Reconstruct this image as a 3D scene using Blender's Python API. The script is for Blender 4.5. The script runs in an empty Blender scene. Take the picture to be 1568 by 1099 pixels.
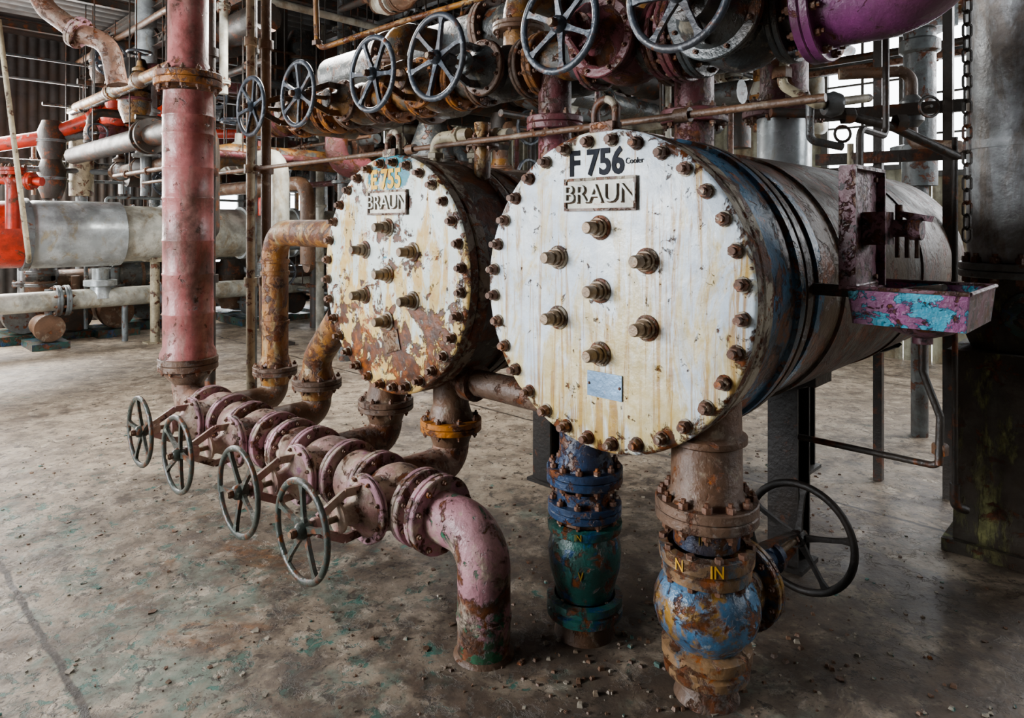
import bpy, math, random
from mathutils import Vector, Matrix
random.seed(7)
V=Vector
CAMH=1.6
TH=math.radians(44)
A=V((math.sin(TH),math.cos(TH),0))      # vessel axis direction (away from viewer)
U=V((math.cos(TH),-math.sin(TH),0))     # along the row of vessels
Z=V((0,0,1))
def UA(u,a,z=0): return U*u+A*a+Z*z
def P(px,py,Y): return V(((px-784)*Y/1045,Y,CAMH-(py-345)*Y/1045))  # surveyed point -> metres

# ------------------------------------------------------------ materials
def tone(c,k=1.34,g=1.14):
    l=.3*c[0]+.55*c[1]+.15*c[2]
    return tuple(max(.004,min(.95,l+(x-l)*k))**g for x in c)
def pmat(name,base,layers=(),rough=.6,metal=0.,bump=.3,bs=45,base2=None,var=5,grime=.36,gs=3.0,gcol=(.05,.034,.022)):
    m=bpy.data.materials.new(name); m.use_nodes=True
    nt=m.node_tree; N=nt.nodes; Lk=nt.links.new
    bsdf=N['Principled BSDF']
    tc=N.new('ShaderNodeTexCoord').outputs['Object']
    def noise(sc,d=5,r=.62,dist=0,rot=0,off=0):
        mp=N.new('ShaderNodeMapping'); Lk(tc,mp.inputs[0])
        if isinstance(sc,(int,float)): sc=(sc,sc,sc)
        mp.inputs['Scale'].default_value=sc
        mp.inputs['Rotation'].default_value=(0,0,rot)
        mp.inputs['Location'].default_value=(off,off*1.7,off*.6)
        n=N.new('ShaderNodeTexNoise'); Lk(mp.outputs[0],n.inputs['Vector'])
        n.inputs['Scale'].default_value=1; n.inputs['Detail'].default_value=d
        n.inputs['Roughness'].default_value=r; n.inputs['Distortion'].default_value=dist
        return n.outputs[0]
    def mr(v,a,b,c=0,d=1,sm=True):
        n=N.new('ShaderNodeMapRange'); n.interpolation_type='SMOOTHSTEP' if sm else 'LINEAR'
        Lk(v,n.inputs[0]); n.inputs[1].default_value=a;n.inputs[2].default_value=b
        n.inputs[3].default_value=c;n.inputs[4].default_value=d
        return n.outputs[0]
    def math_(op,a,b):
        n=N.new('ShaderNodeMath'); n.operation=op
        for i,x in enumerate((a,b)):
            if isinstance(x,(int,float)): n.inputs[i].default_value=x
            else: Lk(x,n.inputs[i])
        return n.outputs[0]
    def mix(f,a,b):
        n=N.new('ShaderNodeMix'); n.data_type='RGBA'
        if isinstance(f,(int,float)): n.inputs[0].default_value=f
        else: Lk(f,n.inputs[0])
        for i,x in ((6,a),(7,b)):
            if isinstance(x,tuple): n.inputs[i].default_value=(*tone(x),1)
            else: Lk(x,n.inputs[i])
        return n.outputs[2]
    if base2 is None: base2=tuple(c*.65 for c in base)
    vn=noise(var,5,.65)
    col=mix(mr(vn,.38,.62),base,base2)
    hs=[]
    metalf=None
    for i,L in enumerate(layers):
        k=L.get('k','noise')
        if k=='noise':
            v=noise(L.get('sc',6),L.get('d',7),L.get('r',.7),L.get('dist',.4),L.get('rot',0),off=3.1*i+1)
        elif k=='crack':
            mp=N.new('ShaderNodeVectorMath'); mp.operation='ADD'; Lk(tc,mp.inputs[0])
            nn=N.new('ShaderNodeTexNoise'); Lk(tc,nn.inputs['Vector']); nn.inputs['Scale'].default_value=3; nn.inputs['Detail'].default_value=6
            sc=N.new('ShaderNodeVectorMath'); sc.operation='SCALE'; Lk(nn.outputs[1],sc.inputs[0]); sc.inputs['Scale'].default_value=.5
            Lk(sc.outputs[0],mp.inputs[1])
            vo=N.new('ShaderNodeTexVoronoi'); vo.feature='DISTANCE_TO_EDGE'; Lk(mp.outputs[0],vo.inputs['Vector']); vo.inputs['Scale'].default_value=L['sc']
            v=math_('SUBTRACT',.5,vo.outputs[0])
            v=math_('ADD',v,math_('MULTIPLY',math_('SUBTRACT',noise(1.3,3),.5),L.get('gap',.1)))
        elif k=='joint':
            dt=N.new('ShaderNodeVectorMath'); dt.operation='DOT_PRODUCT'; Lk(tc,dt.inputs[0]); dt.inputs[1].default_value=L['dir']
            x=math_('ADD',dt.outputs['Value'],math_('MULTIPLY',math_('SUBTRACT',noise(5,6),.5),.05))
            x=math_('ABSOLUTE',math_('SUBTRACT',math_('MODULO',math_('ADD',x,L['o']+60),L['p']),L['p']/2),0)
            v=math_('SUBTRACT',.5,x)
        if 'rad' in L:
            c,r0,r1,am=L['rad']
            d=N.new('ShaderNodeVectorMath'); d.operation='DISTANCE'; Lk(tc,d.inputs[0]); d.inputs[1].default_value=c
            v=math_('ADD',v,mr(d.outputs['Value'],r0,r1,0,am))
        if 'zg' in L:
            z0,z1,am=L['zg']
            s=N.new('ShaderNodeSeparateXYZ'); Lk(tc,s.inputs[0])
            v=math_('ADD',v,mr(s.outputs[2],z0,z1,am,0,False))
        th,w=L.get('t',.55),L.get('w',.03)
        f=mr(v,th-w,th+w,0,L.get('s',1))
        c2=L['c']
        cc=mix(mr(noise(L.get('vs',22),4,.6,off=7),.35,.65),c2,L.get('c2',tuple(x*.55 for x in c2)))
        col=mix(f,col,cc)
        if L.get('h',1)>=.5 and len(hs)<2: hs.append((f,L.get('h',1)))
        if metal: metalf=f if metalf is None else math_('MAXIMUM',metalf,f)
    if grime:
        g=mr(noise(gs,6,.72,.3,off=21),.42,.66,0,min(.95,grime*1.6))
        col=mix(g,col,gcol)
    Lk(col,bsdf.inputs['Base Color'])
    r=mr(vn,.3,.7,rough-.12,min(1,rough+.15),False)
    Lk(r,bsdf.inputs['Roughness'])
    if metal:
        if metalf is not None: Lk(math_('MULTIPLY',math_('SUBTRACT',1,metalf),metal),bsdf.inputs['Metallic'])
        else: bsdf.inputs['Metallic'].default_value=metal
    bsdf.inputs['Specular IOR Level'].default_value=.45
    if bump:
        h=math_('MULTIPLY',noise(bs,4,.6),.5)
        for f,k in hs: h=math_('SUBTRACT',h,math_('MULTIPLY',f,.5*k))
        bn=N.new('ShaderNodeBump'); bn.inputs['Strength'].default_value=min(1,bump*1.6); bn.inputs['Distance'].default_value=.010
        Lk(h,bn.inputs['Height']); Lk(bn.outputs[0],bsdf.inputs['Normal'])
    return m
RUST=dict(c=(.16,.06,.022),c2=(.05,.022,.012))
ORNG=dict(c=(.36,.145,.03),c2=(.15,.055,.016))
def R_(t=.56,sc=9,**k): d=dict(RUST); d.update(t=t,sc=sc,w=.035); d.update(k); return d
def O_(t=.56,sc=9,**k): d=dict(ORNG); d.update(t=t,sc=sc,w=.04); d.update(k); return d

CF=V((.316,2.438,1.367)); CE=V((-.596,3.291,1.365))
m_faceF=pmat('white_paint_stained',(.86,.92,.97),[
    dict(c=(.58,.46,.20),c2=(.72,.63,.40),sc=(7,7,2.6),t=.555,w=.075,s=.85,zg=(.75,1.75,.13),rad=(tuple(CF+U*.04-Z*.2),.12,.6,-.045),h=.1,dist=.9),
    dict(c=(.50,.35,.14),c2=(.36,.22,.09),sc=(24,24,1.3),t=.60,w=.05,s=.85,zg=(.8,1.9,.07),h=.1,dist=.8),
    R_(.65,12,rad=(tuple(CF),.50,.58,.12),zg=(.75,1.0,.06)),
    R_(.665,22)],rough=.36,bump=1,bs=20,base2=(.64,.72,.80),var=4,grime=.12,gs=7)
m_faceE=pmat('white_paint_rusted',(.84,.90,.88),[
    dict(c=(.60,.39,.12),c2=(.68,.53,.25),sc=(9,9,2.6),t=.56,w=.05,s=.9,zg=(.75,1.8,.16),h=.2),
    dict(c=(.04,.20,.27),c2=(.07,.28,.33),sc=9,t=.66,w=.02,rad=(tuple(CE+Z*.46),.24,.10,.22),h=.1),
    R_(.595,7,zg=(.75,1.65,.15),w=.02),
    R_(.65,10,rad=(tuple(CE),.47,.58,.13)),
    O_(.62,12,zg=(.75,1.5,.06))],rough=.42,bump=1,bs=22,base2=(.68,.74,.70),var=4,grime=.12)
m_rim=pmat('flange_rim_paint',(.44,.40,.33),[R_(.50,10),O_(.60,16)],rough=.55,bump=.9,grime=.25)
m_bluebar=pmat('blue_channel_paint',(.09,.20,.31),[R_(.535,7,w=.02),dict(c=(.50,.56,.58),sc=(14,14,7),t=.62,w=.02),O_(.60,10,zg=(.7,1.5,.12),h=0)],rough=.32,bump=1,base2=(.045,.10,.16),grime=.3)
m_darkbar=pmat('dark_channel_paint',(.12,.11,.095),[R_(.5,7),dict(c=(.42,.40,.34),sc=9,t=.59,w=.03)],rough=.45,bump=.9)
m_shell=pmat('vessel_shell_lagging',(.12,.115,.10),[dict(c=(.062,.042,.028),c2=(.095,.065,.042),sc=(4,4,1.5),t=.48,w=.08,s=.9),R_(.55,8,zg=(.7,1.4,.08)),dict(c=(.19,.185,.165),sc=6,t=.63,w=.05)],rough=.58,bump=.8,grime=.5)
m_shellb=pmat('vessel_shell_brown',(.10,.07,.045),[R_(.52,7),dict(c=(.3,.29,.25),sc=6,t=.62,w=.05)],rough=.38,bump=.9)
m_nut=pmat('rusty_nut',(.16,.085,.055),[O_(.60,26,h=0),dict(c=(.55,.48,.4),sc=24,t=.60,w=.04,h=0)],rough=.55,bump=.5,bs=90,grime=.2)
m_plug=pmat('steel_plug',(.26,.20,.145),[O_(.62,26,h=0),dict(c=(.52,.46,.37),sc=18,t=.60,h=0)],rough=.4,bump=.4,bs=90,metal=.3,grime=.25)
m_plate=pmat('nameplate_paint',(.82,.82,.74),[O_(.60,18,w=.06,s=.7,h=0)],rough=.5,bump=.4,grime=.05)
m_letter=pmat('raised_letter',(.84,.86,.82),[O_(.63,25,s=.7,h=0)],rough=.5,bump=.3,grime=.05)
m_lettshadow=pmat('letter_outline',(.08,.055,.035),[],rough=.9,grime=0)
m_ink=pmat('stencil_ink',(.008,.011,.02),[],rough=.9,bump=0,grime=0)
m_inky=pmat('stencil_yellow',(.92,.58,.02),[],rough=.6,bump=.2,grime=0)
m_inkd=pmat('faded_yellow',(.45,.32,.05),[R_(.56,30)],rough=.6,bump=.2)
m_tag=pmat('tin_tag',(.26,.36,.48),[O_(.68,14,h=0)],rough=.35,metal=.5,bump=.3,grime=.1)
m_pinkv=pmat('mauve_valve_paint',(.50,.35,.335),[dict(c=(.56,.48,.40),c2=(.42,.33,.26),sc=7,t=.51,w=.08,s=.85,h=.2),R_(.575,10),dict(c=(.48,.26,.36),sc=8,t=.62,w=.04,h=.2)],rough=.45,bump=.9,base2=(.36,.22,.20))
m_pinkrim=pmat('mauve_flange_paint',(.54,.34,.39),[dict(c=(.56,.48,.41),sc=9,t=.54,w=.06,h=.2),R_(.565,11)],rough=.45,bump=.8)
m_pinkelb=pmat('mauve_elbow_paint',(.50,.325,.345),[dict(c=(.05,.20,.12),sc=11,t=.60,w=.03,zg=(0,.24,.18)),R_(.60,9,zg=(0,.5,.13)),dict(c=(.56,.48,.40),sc=8,t=.56,w=.06,h=.2)],rough=.34,bump=.7,base2=(.38,.225,.25))
m_pinkcol=pmat('pink_riser_paint',(.43,.205,.20),[dict(c=(.46,.32,.29),sc=(8,8,2),t=.55,w=.08,s=.7,h=.1),R_(.62,10)],rough=.38,bump=.6,base2=(.31,.13,.125),bs=22,grime=.45)
m_orange=pmat('orange_rust_pipe',(.36,.195,.075),[dict(c=(.46,.36,.22),sc=(9,9,2),t=.56,w=.06,h=.2),R_(.53,9)],rough=.48,bump=.9,base2=(.23,.11,.045))
m_orflange=pmat('orange_flange',(.44,.20,.05),[R_(.53,12)],rough=.5,bump=.8)
m_rusty=pmat('dark_rust',(.16,.10,.068),[O_(.61,10),dict(c=(.34,.28,.22),sc=8,t=.60,w=.05,h=.2)],rough=.48,bump=.9)
m_rustp=pmat('rust_pink',(.31,.20,.155),[R_(.53,9),dict(c=(.42,.34,.28),sc=8,t=.6,w=.06,h=.2)],rough=.48,bump=.8)
m_cream=pmat('cream_pipe',(.50,.45,.34),[R_(.57,10),],rough=.48,bump=.5)
m_wheelg=pmat('green_grey_wheel',(.055,.068,.06),[R_(.55,18,h=0),dict(c=(.28,.30,.26),sc=24,t=.63,h=0)],rough=.34,bump=.5,grime=.2)
m_wheels=pmat('steel_wheel',(.07,.083,.10),[R_(.61,18,h=0),dict(c=(.34,.38,.42),sc=22,t=.60,w=.05,h=0)],rough=.32,bump=.4,metal=.2,grime=.2)
m_green=pmat('green_valve_paint',(.035,.115,.10),[R_(.53,12),dict(c=(.03,.09,.18),sc=9,t=.56,w=.03,h=.2),dict(c=(.36,.36,.3),sc=18,t=.65,h=0)],rough=.34,bump=1,base2=(.02,.06,.052),grime=.5)
m_blueflange=pmat('navy_flange_paint',(.03,.06,.12),[R_(.53,12)],rough=.34,bump=.9,grime=.45)
m_blue=pmat('blue_valve_paint',(.11,.21,.32),[dict(c=(.30,.19,.07),c2=(.16,.095,.04),sc=8,t=.53,w=.06,h=.3),R_(.555,12),dict(c=(.5,.54,.56),sc=18,t=.64,h=0)],rough=.26,bump=.9,base2=(.05,.115,.19),grime=.42)
m_tan=pmat('tan_flange_paint',(.28,.19,.12),[dict(c=(.14,.2,.25),sc=9,t=.58,w=.05,h=.2),R_(.53,12),O_(.60,14,h=0)],rough=.42,bump=.9,grime=.4)
m_brownfl=pmat('brown_flange',(.18,.125,.095),[R_(.54,11),dict(c=(.36,.32,.29),sc=10,t=.61,w=.05,h=.2)],rough=.45,bump=.9)
m_header=pmat('grey_header_pipe',(.10,.112,.115),[R_(.59,8),dict(c=(.34,.32,.27),sc=8,t=.60,w=.06,h=.2)],rough=.3,bump=.6,metal=.2)
m_headero=pmat('orange_header_pipe',(.28,.16,.07),[dict(c=(.12,.12,.11),sc=7,t=.52,w=.06,h=.2),R_(.57,10)],rough=.36,bump=.7,metal=.1)
m_purple=pmat('purple_pipe',(.215,.08,.18),[R_(.62,9)],rough=.28,bump=.4,base2=(.15,.055,.125))
m_purpled=pmat('plum_flange',(.19,.075,.085),[R_(.53,11)],rough=.42,bump=.8)
m_silver=pmat('silver_lagging',(.64,.68,.69),[dict(c=(.40,.33,.2),sc=(7,7,3),t=.6,w=.06,s=.7,h=.2)],rough=.3,bump=.3,metal=.35,bs=12,grime=.25)
m_silverw=pmat('white_lagging',(.62,.62,.56),[dict(c=(.36,.28,.17),sc=(6,6,3),t=.57,w=.08,s=.7,h=.2)],rough=.38,bump=.3,grime=.3)
m_greyp=pmat('grey_pipe',(.20,.22,.225),[R_(.57,10)],rough=.36,bump=.4,metal=.1)
m_red=pmat('red_pipe',(.52,.08,.045),[R_(.61,9)],rough=.36,bump=.4,grime=.42)
m_black=pmat('black_steel',(.018,.015,.013),[R_(.62,9,h=0)],rough=.5,bump=.4,grime=.2)
m_dark=pmat('dark_steel',(.045,.038,.032),[R_(.56,8,h=0)],rough=.5,bump=.5,grime=.2)
m_box=pmat('plum_box_paint',(.17,.08,.105),[R_(.54,18),dict(c=(.04,.04,.045),sc=25,t=.57,h=.3),dict(c=(.42,.33,.38),sc=22,t=.64,h=0)],rough=.42,bump=1,base2=(.25,.165,.185),grime=.35)
m_tray=pmat('tray_purple_cyan',(.31,.135,.26),[dict(c=(.02,.38,.50),c2=(.015,.27,.38),sc=(10,10,14),t=.51,w=.012,vs=9),R_(.59,20)],rough=.38,bump=.9,base2=(.21,.08,.17),grime=.25)
m_pier=pmat('mossy_pier',(.07,.062,.05),[dict(c=(.26,.26,.14),sc=(6,6,2),t=.55,w=.05),R_(.58,8)],rough=.8,bump=1)
m_column=pmat('galvanised_column',(.50,.53,.55),[dict(c=(.24,.2,.165),sc=(7,7,1.8),t=.55,w=.08,s=.8,h=.2)],rough=.34,metal=.05,bump=.4,grime=.42)
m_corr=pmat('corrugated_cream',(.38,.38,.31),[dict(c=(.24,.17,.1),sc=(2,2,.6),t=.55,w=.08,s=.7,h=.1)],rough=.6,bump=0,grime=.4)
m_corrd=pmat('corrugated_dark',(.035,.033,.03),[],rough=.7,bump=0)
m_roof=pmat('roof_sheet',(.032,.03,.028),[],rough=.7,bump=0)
m_frame=pmat('window_steel',(.12,.125,.12),[],rough=.6,bump=0)
m_floor=pmat('worn_concrete',(.42,.365,.30),[
    dict(c=(.21,.178,.145),c2=(.28,.24,.195),sc=1.5,t=.53,w=.08,s=.85,h=0,vs=9),
    dict(c=(.145,.195,.165),c2=(.25,.265,.225),sc=(2.4,2.4,2.4),t=.525,w=.04,s=.85,h=0,rad=((-1.8,2.2,0),1.2,3.2,-.13),vs=14),
    dict(c=(.03,.145,.12),c2=(.07,.185,.155),sc=10,t=.59,w=.025,s=.85,h=.6,rad=((-1.8,2.4,0),1.5,3.4,-.08)),
    dict(c=(.56,.50,.42),c2=(.40,.35,.29),sc=9,t=.57,w=.025,s=.8,h=.6),
    dict(c=(.23,.125,.065),c2=(.115,.065,.038),sc=2.6,t=.575,w=.07,s=.88,h=0,rad=((-1.2,3.1,0),.3,1.5,-.13),zg=(-1,-.5,0)),
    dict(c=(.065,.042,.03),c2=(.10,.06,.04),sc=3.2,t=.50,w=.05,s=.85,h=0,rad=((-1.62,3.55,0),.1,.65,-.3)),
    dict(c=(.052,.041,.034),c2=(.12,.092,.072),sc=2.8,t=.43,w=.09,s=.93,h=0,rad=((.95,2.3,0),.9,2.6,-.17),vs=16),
    dict(c=(.05,.04,.032),sc=15,t=.605,w=.025,h=.1,s=.9),
    dict(c=(.05,.04,.03),sc=45,t=.63,w=.025,h=.1,s=.9,d=3),
    dict(k='crack',c=(.05,.04,.03),sc=.75,t=.501,w=.003,gap=.04,h=.3,s=.9),
    dict(k='joint',c=(.035,.028,.022),dir=tuple(A),o=4.11,p=3.5,t=.487,w=.005,h=.3),
    ],rough=.5,bump=1,bs=16,base2=(.30,.255,.205),var=2.6,grime=.5,gs=7.5,gcol=(.085,.068,.055))
m_flake=pmat('paint_flake',(.42,.38,.32),[dict(c=(.1,.2,.18),sc=12,t=.55,h=0)],rough=.7,bump=.2)

# ------------------------------------------------------------ mesh builder
def perp(ax):
    ax=ax.normalized()
    r=Z if abs(ax.z)<.9 else V((1,0,0))
    x=r.cross(ax).normalized(); y=ax.cross(x).normalized()
    return x,y
class B:
    def __init__(s,name): s.n=name; s.v=[]; s.f=[]; s.mi=[]; s.mats=[]
    def m(s,mat):
        if mat not in s.mats: s.mats.append(mat)
        return s.mats.index(mat)
    def add(s,vs,fs,mat):
        o=len(s.v); s.v+= [tuple(v) for v in vs]; i=s.m(mat)
        for f in fs: s.f.append(tuple(o+k for k in f)); s.mi.append(i)
    def lathe(s,o,ax,prof,mat,seg=32):
        ax=ax.normalized(); x,y=perp(ax); vs=[];fs=[];prev=None
        for (h,r) in prof:
            c=o+ax*h
            if r<1e-6: cur=[len(vs)]; vs.append(c)
            else:
                cur=list(range(len(vs),len(vs)+seg))
                for k in range(seg):
                    t=2*math.pi*k/seg; vs.append(c+x*(r*math.cos(t))+y*(r*math.sin(t)))
            if prev:
                if len(prev)==1 and len(cur)>1:
                    for k in range(seg): fs.append((prev[0],cur[k],cur[(k+1)%seg])[::-1])
                elif len(cur)==1 and len(prev)>1:
                    for k in range(seg): fs.append((prev[k],prev[(k+1)%seg],cur[0]))
                elif len(cur)>1:
                    for k in range(seg): fs.append((prev[k],prev[(k+1)%seg],cur[(k+1)%seg],cur[k]))
            prev=cur
        s.add(vs,fs,mat)
    def cyl(s,p0,p1,r,mat,seg=20,r2=None):
        d=p1-p0; L=d.length; r2=r if r2 is None else r2
        s.lathe(p0,d,[(0,0),(0,r),(L,r2),(L,0)],mat,seg)
    def disc(s,c,ax,R,th,mat,seg=32,ch=.004):
        s.lathe(c-ax.normalized()*th/2,ax,[(0,0),(0,R-ch),(ch,R),(th-ch,R),(th,R-ch),(th,0)],mat,seg)
    def nut(s,c,ax,r,h,mat,n=6,ph=0):
        ax=ax.normalized(); x,y=perp(ax); vs=[];
        for hh,rr in ((0,r),(h*.85,r),(h,r*.86)):
            for k in range(n):
                t=2*math.pi*k/n+ph; vs.append(c+ax*hh+x*rr*math.cos(t)+y*rr*math.sin(t))
        fs=[tuple(range(2*n,3*n))]
        for j in (0,n):
            for k in range(n): fs.append((j+k,j+(k+1)%n,j+n+(k+1)%n,j+n+k))
        s.add(vs,fs,mat)
    def flange(s,c,ax,R,th,mat,bolts=8,bm=None,br=.012,pair=True):
        ax=ax.normalized()
        if pair:
            s.disc(c-ax*th*.53,ax,R,th,mat); s.disc(c+ax*th*.53,ax,R,th,mat); H=th*1.05
        else:
            s.disc(c,ax,R,th,mat); H=th*.5
        bm=bm or m_nut; x,y=perp(ax)
        for k in range(bolts):
            t=2*math.pi*(k+.5)/bolts; q=c+(x*math.cos(t)+y*math.sin(t))*(R*.86)
            s.nut(q+ax*H,ax,br,br*1.1,bm,ph=k); s.nut(q-ax*H,-ax,br,br*1.1,bm,ph=k)
            s.cyl(q-ax*(H+br*1.8),q+ax*(H+br*1.8),br*.5,bm,6)
    def tube(s,pts,r,mat,seg=16,fr=None,caps=True,n=7):
        pts=[V(p) for p in pts]; fr=r*2.2 if fr is None else fr
        path=[pts[0]]
        for i in range(1,len(pts)-1):
            a,b,c=pts[i-1],pts[i],pts[i+1]
            d1=(b-a); d2=(c-b); l1,l2=d1.length,d2.length; d1.normalize(); d2.normalize()
            ang=d1.angle(d2,0)
            if ang<.03: path.append(b); continue
            t=min(fr*math.tan(ang/2),l1*.49,l2*.49); R=t/math.tan(ang/2)
            nrm=(d2-d1*d1.dot(d2)).normalized(); cen=b-d1*t+nrm*R
            for k in range(n+1):
                th=ang*k/n; path.append(cen-nrm*R*math.cos(th)+d1*R*math.sin(th))
        path.append(pts[-1])
        x=None; vs=[];fs=[]
        for i,p in enumerate(path):
            if i==0: d=path[1]-p
            elif i==len(path)-1: d=p-path[i-1]
            else: d=(path[i+1]-path[i]).normalized()+(p-path[i-1]).normalized()
            d.normalize()
            if x is None: x,_=perp(d)
            else:
                x=(x-d*x.dot(d)).normalized()
            y=d.cross(x)
            rr=r[i] if isinstance(r,list) else r
            for k in range(seg):
                t=2*math.pi*k/seg; vs.append(p+x*(rr*math.cos(t))+y*(rr*math.sin(t)))
        m=len(path)
        for i in range(m-1):
            for k in range(seg):
                fs.append((i*seg+k,i*seg+(k+1)%seg,(i+1)*seg+(k+1)%seg,(i+1)*seg+k))
        if caps:
            fs.append(tuple(range(seg))[::-1]); fs.append(tuple(range((m-1)*seg,m*seg)))
        s.add(vs,fs,mat)
    def torus(s,c,ax,R,r,mat,seg=36,rs=8,a0=0,a1=2*math.pi,flat=1.0,xy=None):
        ax=ax.normalized(); x,y=xy or perp(ax); full=abs(a1-a0-2*math.pi)<1e-4
        n=seg if full else seg+1; vs=[];fs=[]
        for i in range(n):
            t=a0+(a1-a0)*i/seg; d=x*math.cos(t)+y*math.sin(t)
            for k in range(rs):
                q=2*math.pi*k/rs; vs.append(c+d*(R+r*math.cos(q))+ax*(r*flat*math.sin(q)))
        for i in range(seg):
            j=(i+1)%n
            for k in range(rs): fs.append((i*rs+k,j*rs+k,j*rs+(k+1)%rs,i*rs+(k+1)%rs))
        s.add(vs,fs,mat)
    def box(s,c,hx,hy,hz,mat,X=V((1,0,0)),Y=V((0,1,0)),Zz=Z,tp=1.0):
        vs=[]
        for k in (-1,1):
            f=1 if k<0 else tp
            for a,b in ((-1,-1),(1,-1),(1,1),(-1,1)): vs.append(c+X*(a*hx*f)+Y*(b*hy*f)+Zz*(k*hz))
        s.add(vs,[(3,2,1,0),(4,5,6,7),(0,1,5,4),(1,2,6,5),(2,3,7,6),(3,0,4,7)],mat)
    def bar(s,p0,p1,w,h,mat,up=Z):
        d=p1-p0; L=d.length; d.normalize()
        x=up.cross(d)
        if x.length<1e-3: x=V((1,0,0)).cross(d)
        x.normalize(); y=d.cross(x)
        s.box((p0+p1)/2,w/2,h/2,L/2,mat,x,y,d)
    def ibeam(s,p0,p1,w,h,mat,up=Z):
        d=(p1-p0).normalized(); x=up.cross(d)
        if x.length<1e-3: x=V((1,0,0)).cross(d)
        x.normalize(); y=d.cross(x); t=w*.1
        s.bar(p0,p1,t,h,mat,up); s.bar(p0+y*h/2,p1+y*h/2,w,t,mat,up); s.bar(p0-y*h/2,p1-y*h/2,w,t,mat,up)
    def text(s,txt,c,X,Y,size,mat,ext=.003,sx=1.0,bold=0.0,align='CENTER'):
        cu=bpy.data.curves.new('t','FONT'); cu.body=txt; cu.size=size; cu.extrude=ext; cu.align_x=align; cu.align_y='CENTER'
        cu.offset=bold; cu.resolution_u=3
        ob=bpy.data.objects.new('t',cu); bpy.context.scene.collection.objects.link(ob)
        dg=bpy.context.evaluated_depsgraph_get(); dg.update()
        me=ob.evaluated_get(dg).to_mesh(); N_=X.cross(Y)
        vs=[c+X*(v.co.x*sx)+Y*v.co.y+N_*v.co.z for v in me.vertices]
        fs=[tuple(p.vertices) for p in me.polygons]
        s.add(vs,fs,mat); ob.evaluated_get(dg).to_mesh_clear()
        bpy.data.objects.remove(ob); bpy.data.curves.remove(cu)
    def wheel(s,c,ax,R,mat,sp=6,r=.014,ph=0):
        ax=ax.normalized(); x,y=perp(ax)
        s.torus(c,ax,R-r,r,mat,48,10,flat=.85)
        s.lathe(c-ax*.035,ax,[(0,0),(0,.030),(.02,.036),(.05,.03),(.06,.02),(.06,0)],mat,16)
        s.nut(c+ax*.025,ax,.018,.02,m_nut); s.nut(c-ax*.055,ax,.02,.02,m_nut)
        for k in range(sp):
            t=2*math.pi*k/sp+ph; d=x*math.cos(t)+y*math.sin(t); e=ax.cross(d)
            p0=c+d*.02-ax*.012; p1=c+d*(R-r*1.2)
            w0,w1=.015,.009; vs=[];hh=.008
            for p,w in ((p0,w0),(p0*.65+p1*.35,w1),(p0*.2+p1*.8,w1),(p1,w0*1.2)):
                for a,b in ((-1,-1),(1,-1),(1,1),(-1,1)): vs.append(p+e*a*w+ax*b*hh)
            fs=[]
            for j in (0,4,8):
                for q in range(4): fs.append((j+q,j+(q+1)%4,j+4+(q+1)%4,j+4+q))
            s.add(vs,fs,mat)
    def done(s,sharp=38):
        me=bpy.data.meshes.new(s.n); me.from_pydata(s.v,[],s.f); me.update()
        for m in s.mats: me.materials.append(m)
        me.polygons.foreach_set('material_index',s.mi)
        me.polygons.foreach_set('use_smooth',[True]*len(s.f))
        import bmesh
        bm=bmesh.new(); bm.from_mesh(me); bmesh.ops.recalc_face_normals(bm,faces=bm.faces); bm.to_mesh(me); bm.free()
        me.set_sharp_from_angle(angle=math.radians(sharp))
        ob=bpy.data.objects.new(s.n,me); bpy.context.scene.collection.objects.link(ob)
        return ob

def gate_valve(c,pd,sd,wd,R,mb,mf,mw,pr=.09,L=.15,sp=6,ph=0,name='gate_valve',fb=8,FR=1.75,fat=1.5,ft=.022):
    b=B(name); pd=pd.normalized(); sd=sd.normalized(); side=sd.cross(pd)
    b.lathe(c,pd,[(-L,0),(-L,pr),(-L*.78,pr*1.04),(-L*.55,pr*(1+(fat-1)*.5)),(-L*.28,pr*(1+(fat-1)*.88)),(0,pr*fat),(L*.28,pr*(1+(fat-1)*.88)),(L*.55,pr*(1+(fat-1)*.5)),(L*.78,pr*1.04),(L,pr),(L,0)],mb,28)
    for e in (-1,1): b.flange(c+pd*e*(L-.0),pd,pr*FR,ft,mf,fb,br=.011)
    b.lathe(c,sd,[(0,pr*1.2),(pr*1.5,pr*1.15),(pr*1.62,pr*1.25),(pr*1.66,0)],mb,24)
    q=c+sd*pr*1.8
    b.flange(q,sd,pr*1.45,.015,mf,8,br=.009)
    b.lathe(q,sd,[(.015,pr*1.15),(pr*.35,pr*1.0),(pr*.6,pr*.6),(pr*.95,pr*.42),(pr*1.25,pr*.42),(pr*1.27,pr*.62),(pr*1.4,pr*.62),(pr*1.42,.014)],mb,20)
    yk=wd-.07
    b.cyl(c+sd*pr*2,c+sd*(wd+.05),.013,m_plug,12)
    ym=c+sd*yk
    b.lathe(ym-sd*.03,sd,[(0,0),(0,.03),(.05,.034),(.06,.026),(.06,0)],mb,16)
    for e in (-1,1):
        pts=[q+side*e*pr*.9+sd*.02,q+side*e*pr*.95+sd*(yk-pr*1.8)*.45,ym+side*e*.028]
        for i in range(2): b.bar(pts[i],pts[i+1],.034,.014,mb,up=pd)
    b.wheel(c+sd*wd,sd,R,mw,sp,ph=ph)
    return b.done()

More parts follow.
